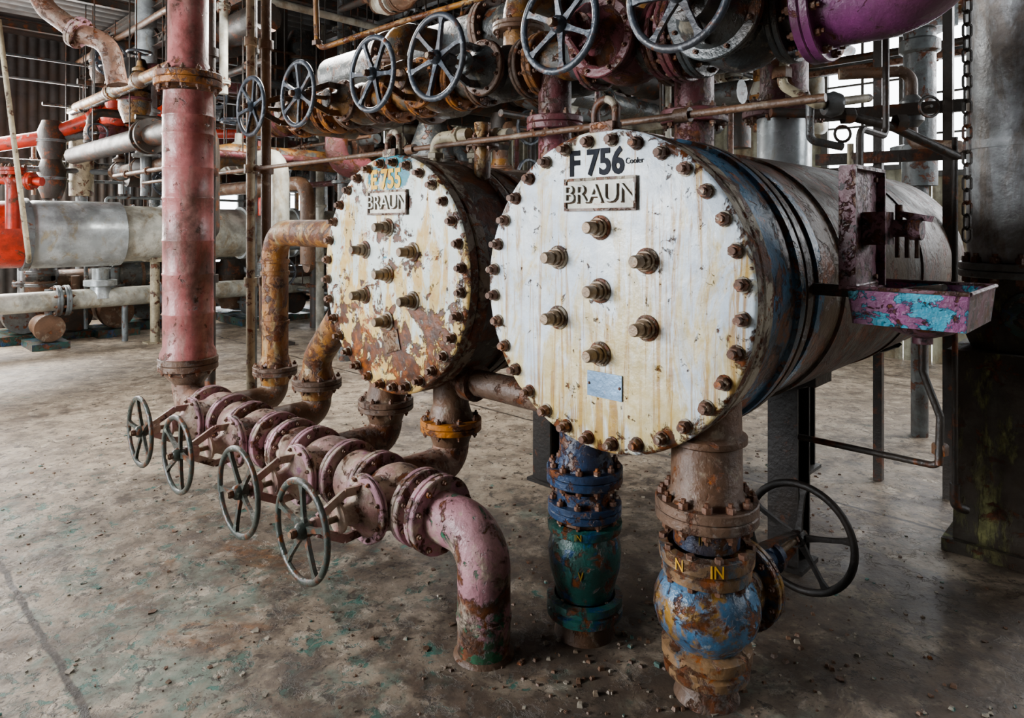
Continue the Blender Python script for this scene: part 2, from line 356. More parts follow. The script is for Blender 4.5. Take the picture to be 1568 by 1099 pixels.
# ------------------------------------------------------------ heat exchanger vessels
def vessel(C,face,bar,txt,tmat,nst=32,end=3.0,small=None,R=.575,posts=()):
    b=B('heat_exchanger_vessel')
    pos=lambda t,s,h: C+U*t+A*s+Z*h
    b.lathe(C,A,[(0,0),(0,.2),(0,.4),(0,R-.012),(.004,R-.004),(.012,R)],face,96)
    b.lathe(C,A,[(.012,R),(.055,R),(.058,R-.006),(.06,R-.05)],m_rim,96)
    b.lathe(C,A,[(.066,R-.05),(.066,R-.005),(.072,R),(.125,R),(.132,R-.006),(.134,R-.022)],m_rim,96)
    b.lathe(C,A,[(.058,R-.02),(.068,R-.02)],m_dark,96)
    b.lathe(C,A,[(.134,R-.014),(.34,R-.014)],bar,96)
    b.lathe(C,A,[(.34,R-.014),(.345,R),(.385,R),(.39,R-.02)],bar,96)
    b.lathe(C,A,[(.39,R-.006),(.404,R-.006)],m_letter,96)
    b.lathe(C,A,[(.404,R-.02),(.407,R),(.45,R),(.455,R-.035),(.85,R-.035)],m_shellb,96)
    b.lathe(C+A*.6,A,[(-.03,R-.036),(-.028,R-.024),(.028,R-.024),(.03,R-.036)],bar,96)
    b.lathe(C,A,[(.85,R-.035),(.855,R-.022),(end,R-.022),(end+.12,R-.06),(end+.22,R-.16),(end+.28,R-.32),(end+.3,0)],m_shell,96)
    b.lathe(C+A*2.0,A,[(-.02,R-.023),(-.02,R-.014),(.02,R-.014),(.02,R-.023)],m_shell,96)
    rb=R-.038
    for k in range(nst):
        t=2*math.pi*(k+.5)/nst; j=random.uniform(-.003,.003)
        q=pos(rb*math.cos(t),0,rb*math.sin(t))
        b.disc(q-A*.002,A,.026,.006,m_rim,12,.001)
        b.nut(q-A*.004,-A,.0215,.024,m_nut,ph=random.random())
        b.cyl(q-A*.026,q-A*(.044+j*2),.0125,m_nut,10)
        q2=q+A*.134
        b.nut(q2,A,.022,.026,m_nut,ph=random.random()); b.cyl(q2,q2+A*.045,.0125,m_nut,8)
    for (t,h) in ((0,0),(0,.225),(0,-.225),(-.195,.113),(.195,.113),(-.195,-.113),(.195,-.113)):
        q=pos(t,0,h)
        b.lathe(q,-A,[(0,.045),(.006,.045),(.009,.040),(.010,.0)],m_rim,24)
        b.lathe(q,-A,[(.009,.036),(.020,.034),(.022,0)],m_plug,24)
        b.nut(q-A*.020,-A,.030,.026,m_plug,8,ph=.3)
        b.lathe(q,-A,[(.044,.022),(.080,.022),(.086,.018),(.086,0)],m_plug,18)
    n=pos(0,-.004,.345)
    b.box(n,.150,.052,.003,m_plate,U,Z,-A)
    for (x,y,w,h) in ((0,.055,.158,.005),(0,-.055,.158,.005),(.153,0,.005,.055),(-.153,0,.005,.055)):
        b.box(n+U*x+Z*y-A*.005,w,h,.005,m_brownfl if (x or y<0) else m_rim,U,Z,-A)
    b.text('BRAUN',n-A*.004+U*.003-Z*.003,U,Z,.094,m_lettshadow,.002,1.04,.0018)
    b.text('BRAUN',n-A*.008,U,Z,.094,m_letter,.004,1.04,-.0008)
    b.text(txt,pos(-.02,-.002,.455),U,Z,.128,tmat,.0015,.86,.004)
    if small: b.text(small,pos(.145,-.002,.455),U,Z,.03,tmat,.0012,.85)
    if txt[0]=='F':
        b.box(pos(.02,-.004,-.335),.075,.045,.002,m_tag,U,Z,-A)
        for e in (-1,1): b.lathe(pos(.02+e*.066,-.006,-.335),-A,[(0,.006),(.004,.004),(.005,0)],m_nut,8)
    else:
        b.box(pos(.03,-.004,-.32),.06,.05,.002,m_tan,(U+Z*.3).normalized(),(Z-U*.3).normalized(),-A)
    top=pos(.0,.03,R)
    b.box(top+Z*.01,.05,.028,.018,m_rim,U,A)
    b.torus(top+Z*.065,A,.046,.015,m_rim,18,10,0,math.pi,xy=(U,Z))
    for e in (-1,1): b.cyl(top+U*e*.046,top+U*e*.046+Z*.065,.015,m_rim,12)
    for (sb,tt) in posts:
        g_=V((C.x,C.y,0))+A*sb+U*tt
        b.ibeam(g_,g_+Z*.9,.14,.14,m_black,up=A)
        b.box(g_+Z*.01,.1,.1,.01,m_black,U,A); b.box(g_+Z*.9,.16,.10,.03,m_black,U,A)
        b.torus(C+A*sb,A,R-.012,.014,m_black,28,6,math.radians(240),math.radians(300),flat=6,xy=(U,Z))
    return b
vessel(CF,m_faceF,m_bluebar,'F 756',m_ink,small='Cooler',posts=((1.28,.157),(2.6,-.3))).done()
vessel(CE,m_faceE,m_darkbar,'E 755',m_inky,posts=((1.3,-.1),(2.6,-.1))).done()

# ------------------------------------------------------------ ground level manifold
Md=-U
M0=V((-.296,2.745,.44))
def M(t): return M0+Md*t
b=B('valve_manifold_pipe')
b.tube([M(2.5),M(.02)],.092,m_pinkv,28)
for t in (1.05,1.28): b.lathe(M(t),Md,[(-.02,.088),(-.015,.10),(.015,.10),(.02,.088)],m_pinkrim,28)
for t in (.53,1.16,1.78): b.lathe(M(t),Md,[(-.10,.088),(-.06,.122),(.06,.122),(.10,.088)],m_pinkv,28)
b.flange(M(.0),Md,.155,.028,m_pinkrim,10,br=.012)
b.flange(M(1.16),Md,.155,.026,m_pinkrim,10,br=.012)
b.tube([M(-.0),M(-.265),V((M(-.265).x,M(-.265).y,-.02))],.100,m_pinkelb,32,fr=.24,n=14)
ft=V((M(-.265).x,M(-.265).y,0))
b.lathe(ft,Z,[(0,.115),(.008,.11),(.015,.1)],m_rusty,28)
b.lathe(ft,Z,[(.13,.1005),(.133,.105),(.145,.105),(.148,.1005)],m_pinkelb,32)
b.done()
for i,t in enumerate((.255,.80,1.50,2.056)):
    gate_valve(M(t),Md,-A,.46,.2,m_pinkv,m_pinkrim,m_wheelg,pr=.096,L=.155,sp=5,ph=.3+i*.5,FR=1.62,fat=1.45,ft=.026)

def drop(t,top,mat,mfl,r=.088,off=.43,zf=.63):
    b=B('rusty_drop_pipe'); q=M(t)+A*off
    b.tube([M(t)+A*.06,q,V((q.x,q.y,zf))],r,m_rustp if t<1.2 else m_rusty,24,fr=.17,n=10)
    b.flange(V((q.x,q.y,zf)),Z,r*1.7,.028,mfl,8,br=.013)
    b.lathe(V((q.x,q.y,zf-.035)),-Z,[(0,r*1.25),(.06,r)],mat,24)
    b.lathe(V((q.x,q.y,zf+.03)),Z,[(0,r*1.25),(.07,r)],mat,24)
    b.tube([V((q.x,q.y,zf))]+top(q),r,mat,24,fr=.16,n=10)
    return b
b=drop(.42,lambda q:[V((q.x,q.y,.99))],m_rusty,m_orflange)
q=M(.42)+A*.43; q.z=.86
b.tube([q,q+U*.62],.062,m_brownfl,20); b.lathe(q+U*.16,U,[(-.03,.062),(-.03,.09),(.03,.09),(.03,.062)],m_brownfl,20)
b.lathe(V((q.x,q.y,.99)),Z,[(-.02,.088),(-.02,.11),(.015,.11),(.03,.08),(.04,0)],m_rusty,24); b.done()
b=drop(.96,lambda q:[V((q.x,q.y,1.02))],m_rusty,m_brownfl); b.done()
b=drop(1.68,lambda q:[V((q.x,q.y,.78)),q+U*.28+Z*.62+A*.0],m_orange,m_brownfl,r=.088); b.done()
b=drop(2.22,lambda q:[V((q.x,q.y,1.55)),V((q.x,q.y,1.55))+U*1.0],m_orange,m_brownfl,r=.085)
q=M(2.22)+A*.43
for zz in (.95,1.28,1.36): b.lathe(V((q.x,q.y,zz)),Z,[(-.014,.085),(-.012,.094),(.012,.094),(.014,.085)],m_orange,24)
b.done()

b=B('pink_riser_pipe'); c=M(2.58); c.z=0
rc=.155
b.tube([M(2.3),M(2.58),c+Z*.66],.10,m_rustp,24,fr=.2,n=10)
b.lathe(c,Z,[(.56,.10),(.64,rc*1.05)],m_brownfl,28)
b.flange(c+Z*.69,Z,rc*1.2,.04,m_brownfl,12,br=.014)
b.lathe(c,Z,[(.70,rc*1.12),(.76,rc*1.12),(.80,rc*1.0)]+sum([[(z0-.010,rc),(z0-.004,rc*1.025),(z0+.004,rc*1.025),(z0+.010,rc)] for z0 in (1.02,1.28,1.5,1.78,1.98,2.2,2.32)],[])+[(2.48,rc*.96)],m_pinkcol,36)
b.flange(c+Z*2.56,Z,rc*1.35,.045,m_orflange,12,br=.018)
b.lathe(c,Z,[(2.6,rc*1.05),(2.68,rc*.8),(4.55,rc*.8)],m_pinkcol,32)
b.done()
b=B('conduit_bundle')
for i,(dx,dy,r,mt) in enumerate(((.30,.3,.03,m_cream),(.38,.38,.035,m_rusty),(.24,.5,.03,m_greyp),(-.12,.6,.04,m_dark))):
    p=c+V((dx,dy,0)); b.cyl(p,p+Z*4.55,r,mt,14)
    for zz in (1.2,2.0,2.9): b.lathe(p+Z*zz,Z,[(-.03,r),(-.03,r*1.5),(.03,r*1.5),(.03,r)],mt,14)
b.done()

# ------------------------------------------------------------ valves beneath F
g=V((.287,2.70,0))
b=B('check_valve')
b.lathe(g,Z,[(0,.0),(0,.12),(.02,.115),(.05,.105),(.075,.105)],m_rusty,32)
b.lathe(g,Z,[(.075,.12),(.08,.148),(.11,.15),(.115,.14),(.12,.14),(.125,.15),(.15,.148),(.155,.12)],m_green,36)
b.lathe(g,Z,[(.155,.11),(.19,.118),(.26,.138),(.33,.145),(.38,.135),(.41,.118)],m_green,36)
b.lathe(g,Z,[(.405,.12),(.41,.145),(.44,.147),(.445,.12)],m_green,36)
b.lathe(g,Z,[(.445,.112),(.475,.112)],m_brownfl,36)
b.flange(g+Z*.495,Z,.145,.026,m_blueflange,10,br=.014)
b.lathe(g,Z,[(.52,.11),(.57,.11)],m_blueflange,36)
b.flange(g+Z*.625,Z,.15,.030,m_blueflange,12,br=.014)
b.lathe(g,Z,[(.65,.12),(.70,.10),(.95,.10)],m_blueflange,36)
b.text('V',g+Z*.28+V((-.03,-.140,0)),V((1,0,0)),Z,.05,m_inkd,.002,.7)
b.text('IN',g+Z*.427+V((-.04,-.1435,0)),V((1,-.1,0)).normalized(),Z,.035,m_inkd,.002,.8)
b.done()

w=V((.665,2.335,0))
b=B('globe_valve')
b.lathe(w,Z,[(0,0),(0,.11),(.015,.105),(.03,.095),(.085,.09)],m_brownfl,32)
b.lathe(w,Z,[(.085,.11),(.09,.142),(.12,.145),(.125,.13),(.14,.13),(.145,.15),(.18,.15),(.19,.13),(.195,.11)],m_tan,40)
b.lathe(w,Z,[(.19,.12),(.21,.135),(.25,.165),(.30,.178),(.34,.176),(.38,.16),(.41,.135),(.42,.12)],m_blue,40)
b.lathe(w,Z,[(.415,.12),(.42,.148),(.455,.150),(.46,.135),(.465,.135),(.47,.158),(.515,.160),(.52,.13)],m_tan,40)
for k in range(10):
    t=2*math.pi*(k+.5)/10; q=w+V((math.cos(t)*.145,math.sin(t)*.145,.515)); b.nut(q,Z,.015,.016,m_nut); b.nut(w+V((math.cos(t)*.138,math.sin(t)*.138,.42)),-Z,.014,.014,m_nut)
b.lathe(w,Z,[(.52,.11),(.60,.112)],m_blueflange,36)
b.flange(w+Z*.64,Z,.172,.034,m_brownfl,12,br=.017)
b.lathe(w,Z,[(.675,.14),(.70,.12),(1.02,.115)],m_rusty,36)
b.lathe(w,Z,[(.86,.116),(.87,.135),(.89,.135),(.90,.116)],m_rusty,36)
b.text('IN',w+Z*.49+V((-.01,-.157,0)),V((1,0,0)),Z,.058,m_inky,.003,.8,.0)
b.text('N',w+Z*.49+V((-.118,-.106,0)),V((.68,-.73,0)),Z,.055,m_inky,.003,.8,.0)
b.text('IN',w+Z*.565+V((-.04,-.103,0)),V((.96,-.28,0)),Z,.04,m_inkd,.003,.8,.0)
wc=V((1.2,2.85,.30)); sd=(V((wc.x,wc.y,0))-V((w.x,w.y,0))).normalized(); bc=w+Z*.30
b.lathe(bc,sd,[(.08,.125),(.19,.12),(.2,.12)],m_blue,32)
b.flange(bc+sd*.225,sd,.165,.024,m_blue,12,br=.013)
b.lathe(bc,sd,[(.25,.12),(.30,.10),(.36,.05),(.46,.04),(.47,.06),(.5,.06),(.5,.014)],m_blueflange,24)
b.cyl(bc+sd*.45,bc+sd*.79,.014,m_plug,12)
for e in (-1,1): b.bar(bc+sd*.27+Z*e*.09,bc+sd*.68+Z*e*.03,.03,.015,m_dark)
b.wheel(wc,sd,.235,m_black,5,r=.016,ph=.4)
b.done()

# ------------------------------------------------------------ overhead header with valves
W0=V((-.334,2.98,2.335)); H0=W0+A*.45
H=lambda t:H0+U*t
b=B('overhead_pipe_header')
b.tube([H(-2.1)+A*.5,H(-2.1),H(.55)],.092,m_headero,24)
b.lathe(H(.42),U,[(0,.092),(.12,.13)],m_header,28)
b.tube([H(.54),H(1.42)],.13,m_header,28)
b.flange(H(.95),U,.18,.024,m_purpled,12,br=.013)
for t in (-1.5,-.85,.25): b.flange(H(t),U,.15,.025,m_orflange,8)
K=lambda t:H0+A*.5+U*t+Z*.12
b.tube([K(-2.4),K(.9)],.12,m_rusty,24); b.tube([K(.9),K(1.45),K(1.45)+Z*1.2],.14,m_header,24)
for t in (-1.9,-1.2,-.2,.6): b.flange(K(t),U,.19,.028,m_rusty,10); b.lathe(K(t+.2),U,[(-.14,.12),(-.07,.17),(.07,.17),(.14,.12)],m_header,20)
for t in (-1.5,-.85,-.25,.35,.98):
    b.tube([H(t),K(t)],.08,m_headero if t<0 else m_header,18); b.flange(H(t)+A*.25+Z*.06,A,.13,.022,m_rusty,8)
# upper large line
J=lambda t:H0+A*1.0+U*t+Z*.62
b.tube([J(-3.2),J(1.0),J(1.0)+Z*.9],.17,m_header,28)
for t in (-2.3,-1.1,.1,.75): b.flange(J(t),U,.24,.035,m_brownfl,12,br=.015)
for t in (-1.6,-.4,.45): b.tube([J(t),V((K(t).x,K(t).y,J(t).z)),K(t)],.09,m_headero,18,fr=.16); b.flange(K(t)+Z*.28,Z,.15,.025,m_rusty,8)
def vdrop(p,z1,r,mt,mf,zf):
    b.tube([p,V((p.x,p.y,z1))],r,mt,22); b.flange(V((p.x,p.y,zf)),Z,r*1.7,.03,mf,8,br=.014)
vdrop(H(.3),1.6,.075,m_purpled,m_purpled,2.06)
p=H(.3); p.z=1.62; b.tube([p,p-Z*.25,p-Z*.25+A*1.2],.075,m_rusty,18)
vdrop(K(.72),1.86,.09,m_purpled,m_purpled,2.10)
b.done()
def wt(t): return W0+U*t
for i,(t,pr,mb,R) in enumerate(((-1.78,.085,m_headero,.19),(-1.2,.085,m_headero,.19),(-.48,.09,m_headero,.19),(0,.09,m_header,.195),(.70,.108,m_purpled,.185),(1.19,.12,m_header,.19))):
    gate_valve(wt(t)+A*.45,U,-A,.45,R,mb,(m_orflange,m_brownfl,m_orflange,m_brownfl,m_purpled,m_header)[i],m_wheels,pr=pr,L=.16 if i<4 else .17,sp=6,ph=.2+i*.37,FR=1.6 if i<4 else 1.45)
b=B('purple_elbow_pipe')
b.flange(H(1.46),U,.19,.03,m_purple,12,br=.015)
b.tube([H(1.46),H(1.82),H(1.82)+Z*1.2+U*.1],.145,m_purple,32,fr=.26,n=12); b.done()
b=B('silver_nozzle_pipe'); s0=V((1.43,3.59,0))
b.lathe(s0,Z,[(1.80,.17),(1.86,.135),(2.16,.135)],m_silver,32)
b.flange(s0+Z*2.2,Z,.21,.035,m_purpled,12,br=.017)
b.lathe(s0,Z,[(2.22,.15),(2.3,.12),(2.5,.12)],m_purpled,28)
b.tube([s0+Z*2.45,s0+Z*2.75,s0+Z*2.75-U*.8],.12,m_header,24,fr=.2)
b.done()
b=B('steam_trap_line')
b.tube([P(1225,-60,2.5),P(1196,130,2.5),P(1250,160,2.5),P(1330,150,2.9)],.018,m_cream,12,fr=.04)
b.nut(P(1197,120,2.5),Z,.035,.04,m_rusty); b.lathe(P(1262,160,2.55),V((1,0,0)),[(0,.02),(.0,.04),(.03,.05),(.06,.04),(.06,.02)],m_greyp,14)
b.tube([P(1240,160,2.6),P(1240,215,2.6),P(1290,225,2.6)],.015,m_greyp,10,fr=.03)
b.torus(P(1290,205,2.6),V((0,1,0)),.03,.006,m_dark,16,6); b.done()
b=B('small_bore_pipe')
q0=V((-2.4,5.4,2.0)); b.tube([q0-U*1.5,q0+U*4.7],.014,m_rusty,10)
for t in (.8,2.6,4.2): b.lathe(q0+U*t,U,[(-.03,.014),(-.03,.027),(.03,.027),(.03,.014)],m_rusty,10)
b.done()
b=B('cream_vent_pipe')
for s_,t_ in ((.28,.02),(.42,.16)):
    p=CE+A*s_+U*t_; p.z=1.88
    b.tube([p,p+Z*.16,p+Z*.16+U*.25],.032,m_cream,16,fr=.06); b.nut(p+Z*.06,Z,.045,.03,m_cream); b.nut(p+Z*.16+U*.16,U,.045,.03,m_cream)
p=CE+A*.34+U*.3; p.z=1.8
b.tube([p,p+Z*.3],.04,m_orange,16); b.flange(p+Z*.2,Z,.08,.02,m_brownfl,6); b.done()

# ------------------------------------------------------------ tray + switch box
T0=V((1.08,2.2,1.40))
b=B('parts_tray')
L1,L2,dh=.335,.40,.115; th=.005
def quad(p,q,r,s,mat,n):
    o=n*th; b.add([p,q,r,s,p+o,q+o,r+o,s+o],[(0,1,2,3),(7,6,5,4),(0,4,5,1),(1,5,6,2),(2,6,7,3),(3,7,4,0)],mat)
c0,c1,c2,c3=T0,T0+U*L1,T0+U*L1+A*L2,T0+A*L2; ins=.012
d0=c0-Z*dh+U*ins+A*ins;d1=c1-Z*dh-U*ins+A*ins;d2=c2-Z*dh-U*ins-A*ins;d3=c3-Z*dh+U*ins-A*ins
quad(c0,c1,d1,d0,m_tray,A); quad(c1,c2,d2,d1,m_box,-U); quad(c2,c3,d3,d2,m_tray,-A); quad(c3,c0,d0,d3,m_box,U); quad(d0,d1,d2,d3,m_dark,Z)
for p,q in ((c0,c1),(c1,c2),(c2,c3),(c3,c0)): b.tube([p,q],.007,m_box,8)
mid=(d0+d2)/2
b.lathe(mid,-Z,[(0,.12),(.03,.09),(.05,.03),(.07,.03)],m_box,20)
b.tube([mid,mid-Z*.16,mid-Z*.30+U*.05,mid-Z*.30+U*.05-A*.02-Z*.15],.012,m_dark,10,fr=.03)
b.tube([mid-Z*.4+U*.05,mid-Z*.46+U*.05,mid-Z*.46-U*.4],.011,m_dark,10,fr=.04)
b.nut(mid-Z*.42+U*.05,Z,.024,.035,m_rusty)
b.bar(c0+Z*-.02+A*.1,c0+Z*-.02-U*.22+A*.1,.02,.04,m_dark)
b.box(c0+A*.2+U*.16-Z*.03,.05,.03,.02,m_green,U,A); b.tube([c0+A*.25+U*.1-Z*.02,c0+A*.1+U*.25+Z*.01],.01,m_dark,8)
b.done()
b=B('switch_box')
pc=T0+A*.16+Z*.19-U*.012
b.box(pc,.012,.155,.20,m_box,U,A)
for e in (-1,1): b.box(pc+A*e*.155+U*.012,.026,.006,.20,m_box,U,A)
b.box(pc+Z*.2+U*.012,.026,.155,.006,m_box,U,A)
b.box(pc+U*.05+A*.03+Z*.0,.035,.05,.055,m_box,U,A)
b.lathe(pc+U*.05-Z*.0+A*.08,U,[(0,.03),(.08,.03),(.085,.04),(.12,.04),(.12,0)],m_box,18)
b.cyl(pc+U*.10+A*.08,pc+U*.1+A*.08+Z*.08,.012,m_dark,10); b.bar(pc+U*.10+A*.08+Z*.05,pc+U*.2+A*.08+Z*.03,.02,.02,m_box)
for i in range(3): b.cyl(pc+U*(.09+i*.03)+A*.10-Z*.02,pc+U*(.09+i*.03)+A*.10-Z*.10,.008,m_rusty,8)
for y in (-.12,.12):
    for zz in (-.17,.17): b.nut(pc+U*.012+A*y+Z*zz,U,.01,.01,m_nut)
b.tube([pc+Z*.2,pc+Z*.34,pc+Z*.34+A*.3,pc+Z*3.0+A*.3],.012,m_dark,8,fr=.04)
b.done()
# steel bracket frame standing behind the tray
b=B('pipe_bracket_frame')
fb=[P(1345,0,4.3),P(1452,0,4.0)]
for q in fb: b.bar(V((q.x,q.y,0)),V((q.x,q.y,3.9)),.05,.05,m_dark,up=U)
for zz in (2.02,2.30,3.05): b.bar(V((fb[0].x-.35,fb[0].y+.1,zz)),V((fb[1].x+.1,fb[1].y-.05,zz)),.05,.07,m_dark)
b.tube([V((fb[0].x-.25,fb[0].y,2.55)),V((fb[0].x+.15,fb[0].y-.1,2.55)),V((fb[0].x+.15,fb[0].y-.1,2.1)),V((fb[1].x,fb[1].y-.1,2.05))],.035,m_rusty,12,fr=.08)
b.lathe(V((fb[0].x+.15,fb[0].y-.1,2.3)),Z,[(-.1,.035),(-.06,.07),(.06,.07),(.1,.035)],m_greyp,14); b.torus(V((fb[0].x+.15,fb[0].y-.28,2.3)),V((0,1,0)),.06,.009,m_dark,20,6)
b.cyl(V((fb[0].x+.15,fb[0].y-.3,2.3)),V((fb[0].x+.15,fb[0].y-.1,2.3)),.01,m_dark,8)
b.done()
b=B('hoist_chain'); cx=V((2.0,3.0,0))
n=56
for i in range(n):
    zc=1.56+i*.056
    x=V((0,1,0)) if i%2 else V((1,0,0))
    b.tube([cx+Z*(zc-.035)+x*.0,cx+Z*(zc-.022)+x*.018,cx+Z*(zc+.022)+x*.018,cx+Z*(zc+.035),cx+Z*(zc+.022)-x*.018,cx+Z*(zc-.022)-x*.018,cx+Z*(zc-.035)],.006,m_dark,5,fr=.008,n=2)
b.done()
b=B('steel_column'); cc=V((2.53,3.38,0))
b.lathe(cc,Z,[(1.42,.22),(1.5,.235),(4.6,.235)],m_column,40)
b.flange(cc+Z*1.38,Z,.27,.035,m_greyp,14,br=.026)
b.lathe(cc,Z,[(.95,.2),(1.1,.26),(1.34,.24)],m_pier,32)
b.lathe(cc+Z*1.18,V((-.5,-.85,0)),[(.1,.12),(.26,.11),(.3,.05),(.31,0)],m_green,24)
b.box(cc+Z*.46,.25,.25,.46,m_pier,U,A,tp=.95); b.box(cc+Z*.95,.27,.27,.04,m_pier,U,A)
b.box(cc+Z*.03,.29,.29,.03,m_pier,U,A)
for zz in (2.0,2.9): b.lathe(cc+Z*zz,Z,[(-.02,.235),(-.02,.242),(.02,.242),(.02,.235)],m_column,40)
b.done()
b=B('condensate_line')
b.tube([P(1462,210,3.2),P(1462,770,3.2)],.013,m_dark,10); b.tube([P(1462,740,3.2),P(1462,775,3.2),P(1480,780,3.2)],.022,m_dark,10)
b.tube([P(1180,172,3.1),P(1290,175,3.1),P(1370,195,3.1),P(1465,240,3.2)],.022,m_dark,12,fr=.05)
b.tube([P(1302,220,3.0),P(1302,290,3.0)],.014,m_cream,8)
for px in (1370,1290): b.nut(P(px,188 if px>1300 else 177,3.1),V((1,0,0)),.04,.05,m_dark)
b.done()
b=B('grey_stand_pipe')
g0=P(1408,0,5.2); 
b.lathe(V((g0.x,g0.y,0)),Z,[(1.9,.12),(2.1,.12),(2.12,.20),(2.2,.20),(2.22,.11),(2.9,.11),(2.92,.14),(3.0,.14),(3.02,.11),(3.1,.11)],m_greyp,24)
b.box(V((g0.x-.05,g0.y,3.2)),.24,.16,.12,m_greyp); b.cyl(V((g0.x,g0.y,0)),V((g0.x,g0.y,1.95)),.06,m_greyp,14)
b.tube([V((g0.x-.25,g0.y,3.2)),V((g0.x-.9,g0.y+.3,3.1)),V((g0.x-.9,g0.y+.3,2.3))],.05,m_greyp,12,fr=.1)
b.done()
# ------------------------------------------------------------ background insulated lines on left
b=B('insulated_pipe')
I0=V((-5.84,8.3,1.49))
b.lathe(I0,A,[(-3,.33),(-.45,.33),(-.45,.37),(-.30,.40),(-.12,.40)],m_red,36)
b.lathe(I0,A,[(-.12,.40),(-.12,.44),(-.05,.44),(-.05,.40)],m_greyp,36)
b.lathe(I0,A,[(-.05,.40),(.02,.415),(.95,.415),(.97,.38)],m_silver,40)
b.lathe(I0,A,[(.97,.37),(1.6,.36),(1.62,.37),(2.2,.37),(2.25,.35),(4.6,.35)],m_silverw,36)
for t in (1.5,2.6,3.4): b.lathe(I0+A*t,A,[(-.03,.35),(-.03,.385),(.03,.385),(.03,.35)],m_silver,36)
for t in (1.4,3.0,-.9):
    p=I0+A*t; p.z=0
    b.cyl(p,p+Z*1.15,.06,m_cream,14); b.box(p+Z*1.14,.2,.1,.03,m_cream,U,A); b.box(p+Z*.01,.12,.12,.01,m_cream,U,A)
b.done()
b=B('condensate_return_pipe')
J0=V((-6.2,8.6,.62))
b.tube([J0-A*2.5,J0+A*4.6],.13,m_silverw,24); 
for t in (-.6,.4,.5,1.6,3.0): b.flange(J0+A*t,A,.2,.03,m_greyp,8,br=.02)
b.lathe(J0+A*.9,Z,[(0,.15),(.15,.12),(.17,.2),(.24,.2),(.25,.1),(.4,.1)],m_silver,20); b.wheel(J0+A*.9+Z*.5,Z,.15,m_greyp,5)
for t in (-1.2,1.2,3.3):
    p=J0+A*t; p.z=0; b.cyl(p,p+Z*.55,.04,m_greyp,10)
b.done()
b=B('red_fire_main')
b.tube([P(-60,230,9.6),P(60,212,9.8),P(150,180,10),P(262,176,10),P(262,120,10.5)],.10,m_red,18,fr=.2)
b.flange(P(150,180,10),V((1,0,.2)),.2,.05,m_red,8,br=.03); b.flange(P(205,178,10),V((1,0,0)),.17,.05,m_red,8,br=.03)
b.lathe(P(175,180,10),V((1,0,0)),[(-.2,.1),(-.1,.17),(.1,.17),(.2,.1)],m_red,20); b.lathe(P(175,180,10),Z,[(0,.12),(.25,.12),(.3,.06),(.6,.03)],m_red,16)
b.done()
b=B('red_hydrant_branch')
b.tube([P(-40,250,7.5),P(20,270,7.5),P(20,350,7.5)],.07,m_red,18); b.flange(P(20,262,7.5),Z,.13,.04,m_red,8,br=.02); b.tube([P(0,275,7.5),P(65,278,7.5)],.05,m_red,14); b.flange(P(48,277,7.5),V((1,0,0)),.1,.03,m_red,6); b.done()
b=B('red_riser_pipe')
b.tube([P(405,120,10),P(405,330,10)],.09,m_red,18); b.flange(P(405,200,10),Z,.16,.05,m_red,8,br=.02)
b.tube([P(405,205,10),P(330,205,10)],.07,m_red,14); b.done()
b=B('mauve_overhead_pipe')
b.tube([P(30,-60,6),P(72,15,6),P(120,50,6),P(168,66,6),P(180,130,6)],.085,m_rustp,20,fr=.25)
b.flange(P(120,50,6),(P(168,66,6)-P(72,15,6)),.14,.03,m_pinkrim,8); b.done()
b=B('silver_duct')
b.cyl(P(224,-20,9),P(224,240,9),.13,m_silver,24); 
for y in (110,170,238): b.disc(P(224,y,9),Z,.17,.04,m_silver)
b.cyl(P(224,238,9),P(224,300,9),.07,m_greyp,16); b.done()
b=B('lean_pole'); b.tube([P(-2,30,6),P(44,392,6),P(44,400,6.3)],.022,m_cream,10); b.done()
b=B('cream_tank_riser'); b.cyl(P(125,170,10.2),P(125,300,10.2),.16,m_cream,24); b.disc(P(125,172,10.2),Z,.2,.05,m_cream); b.cyl(P(125,300,10.2),V((P(125,300,10.2).x,10.2,0)),.08,m_greyp,16); b.done()
for i,(px,Y,s_) in enumerate(((30,9.5,1),(110,9.9,.8),(170,10.1,.9),(380,11.3,1),(440,11.8,.8),(70,9.0,.7),(215,10.9,1.1),(350,12,1.1),(500,12.2,1.1))):
    b=B('pump_unit')
    p=P(px,400,Y); p.z=0
    b.box(p+Z*.06*s_,.45*s_,.3*s_,.06*s_,m_green,U,A)
    b.lathe(p+Z*.38*s_,U,[(-.4*s_,0),(-.4*s_,.15*s_),(-.36*s_,.2*s_),(.05*s_,.2*s_),(.06*s_,.1*s_),(.15*s_,.1*s_),(.16*s_,.25*s_),(.34*s_,.25*s_),(.36*s_,0)],(m_greyp,m_dark,m_rusty)[i%3],24)
    b.cyl(p+U*.25*s_+Z*.4*s_,p+U*.25*s_+Z*1.1*s_,.07*s_,(m_silver,m_rusty,m_greyp)[i%3],14); b.flange(p+U*.25*s_+Z*.8*s_,Z,.13*s_,.03,m_greyp,8)
    b.done()

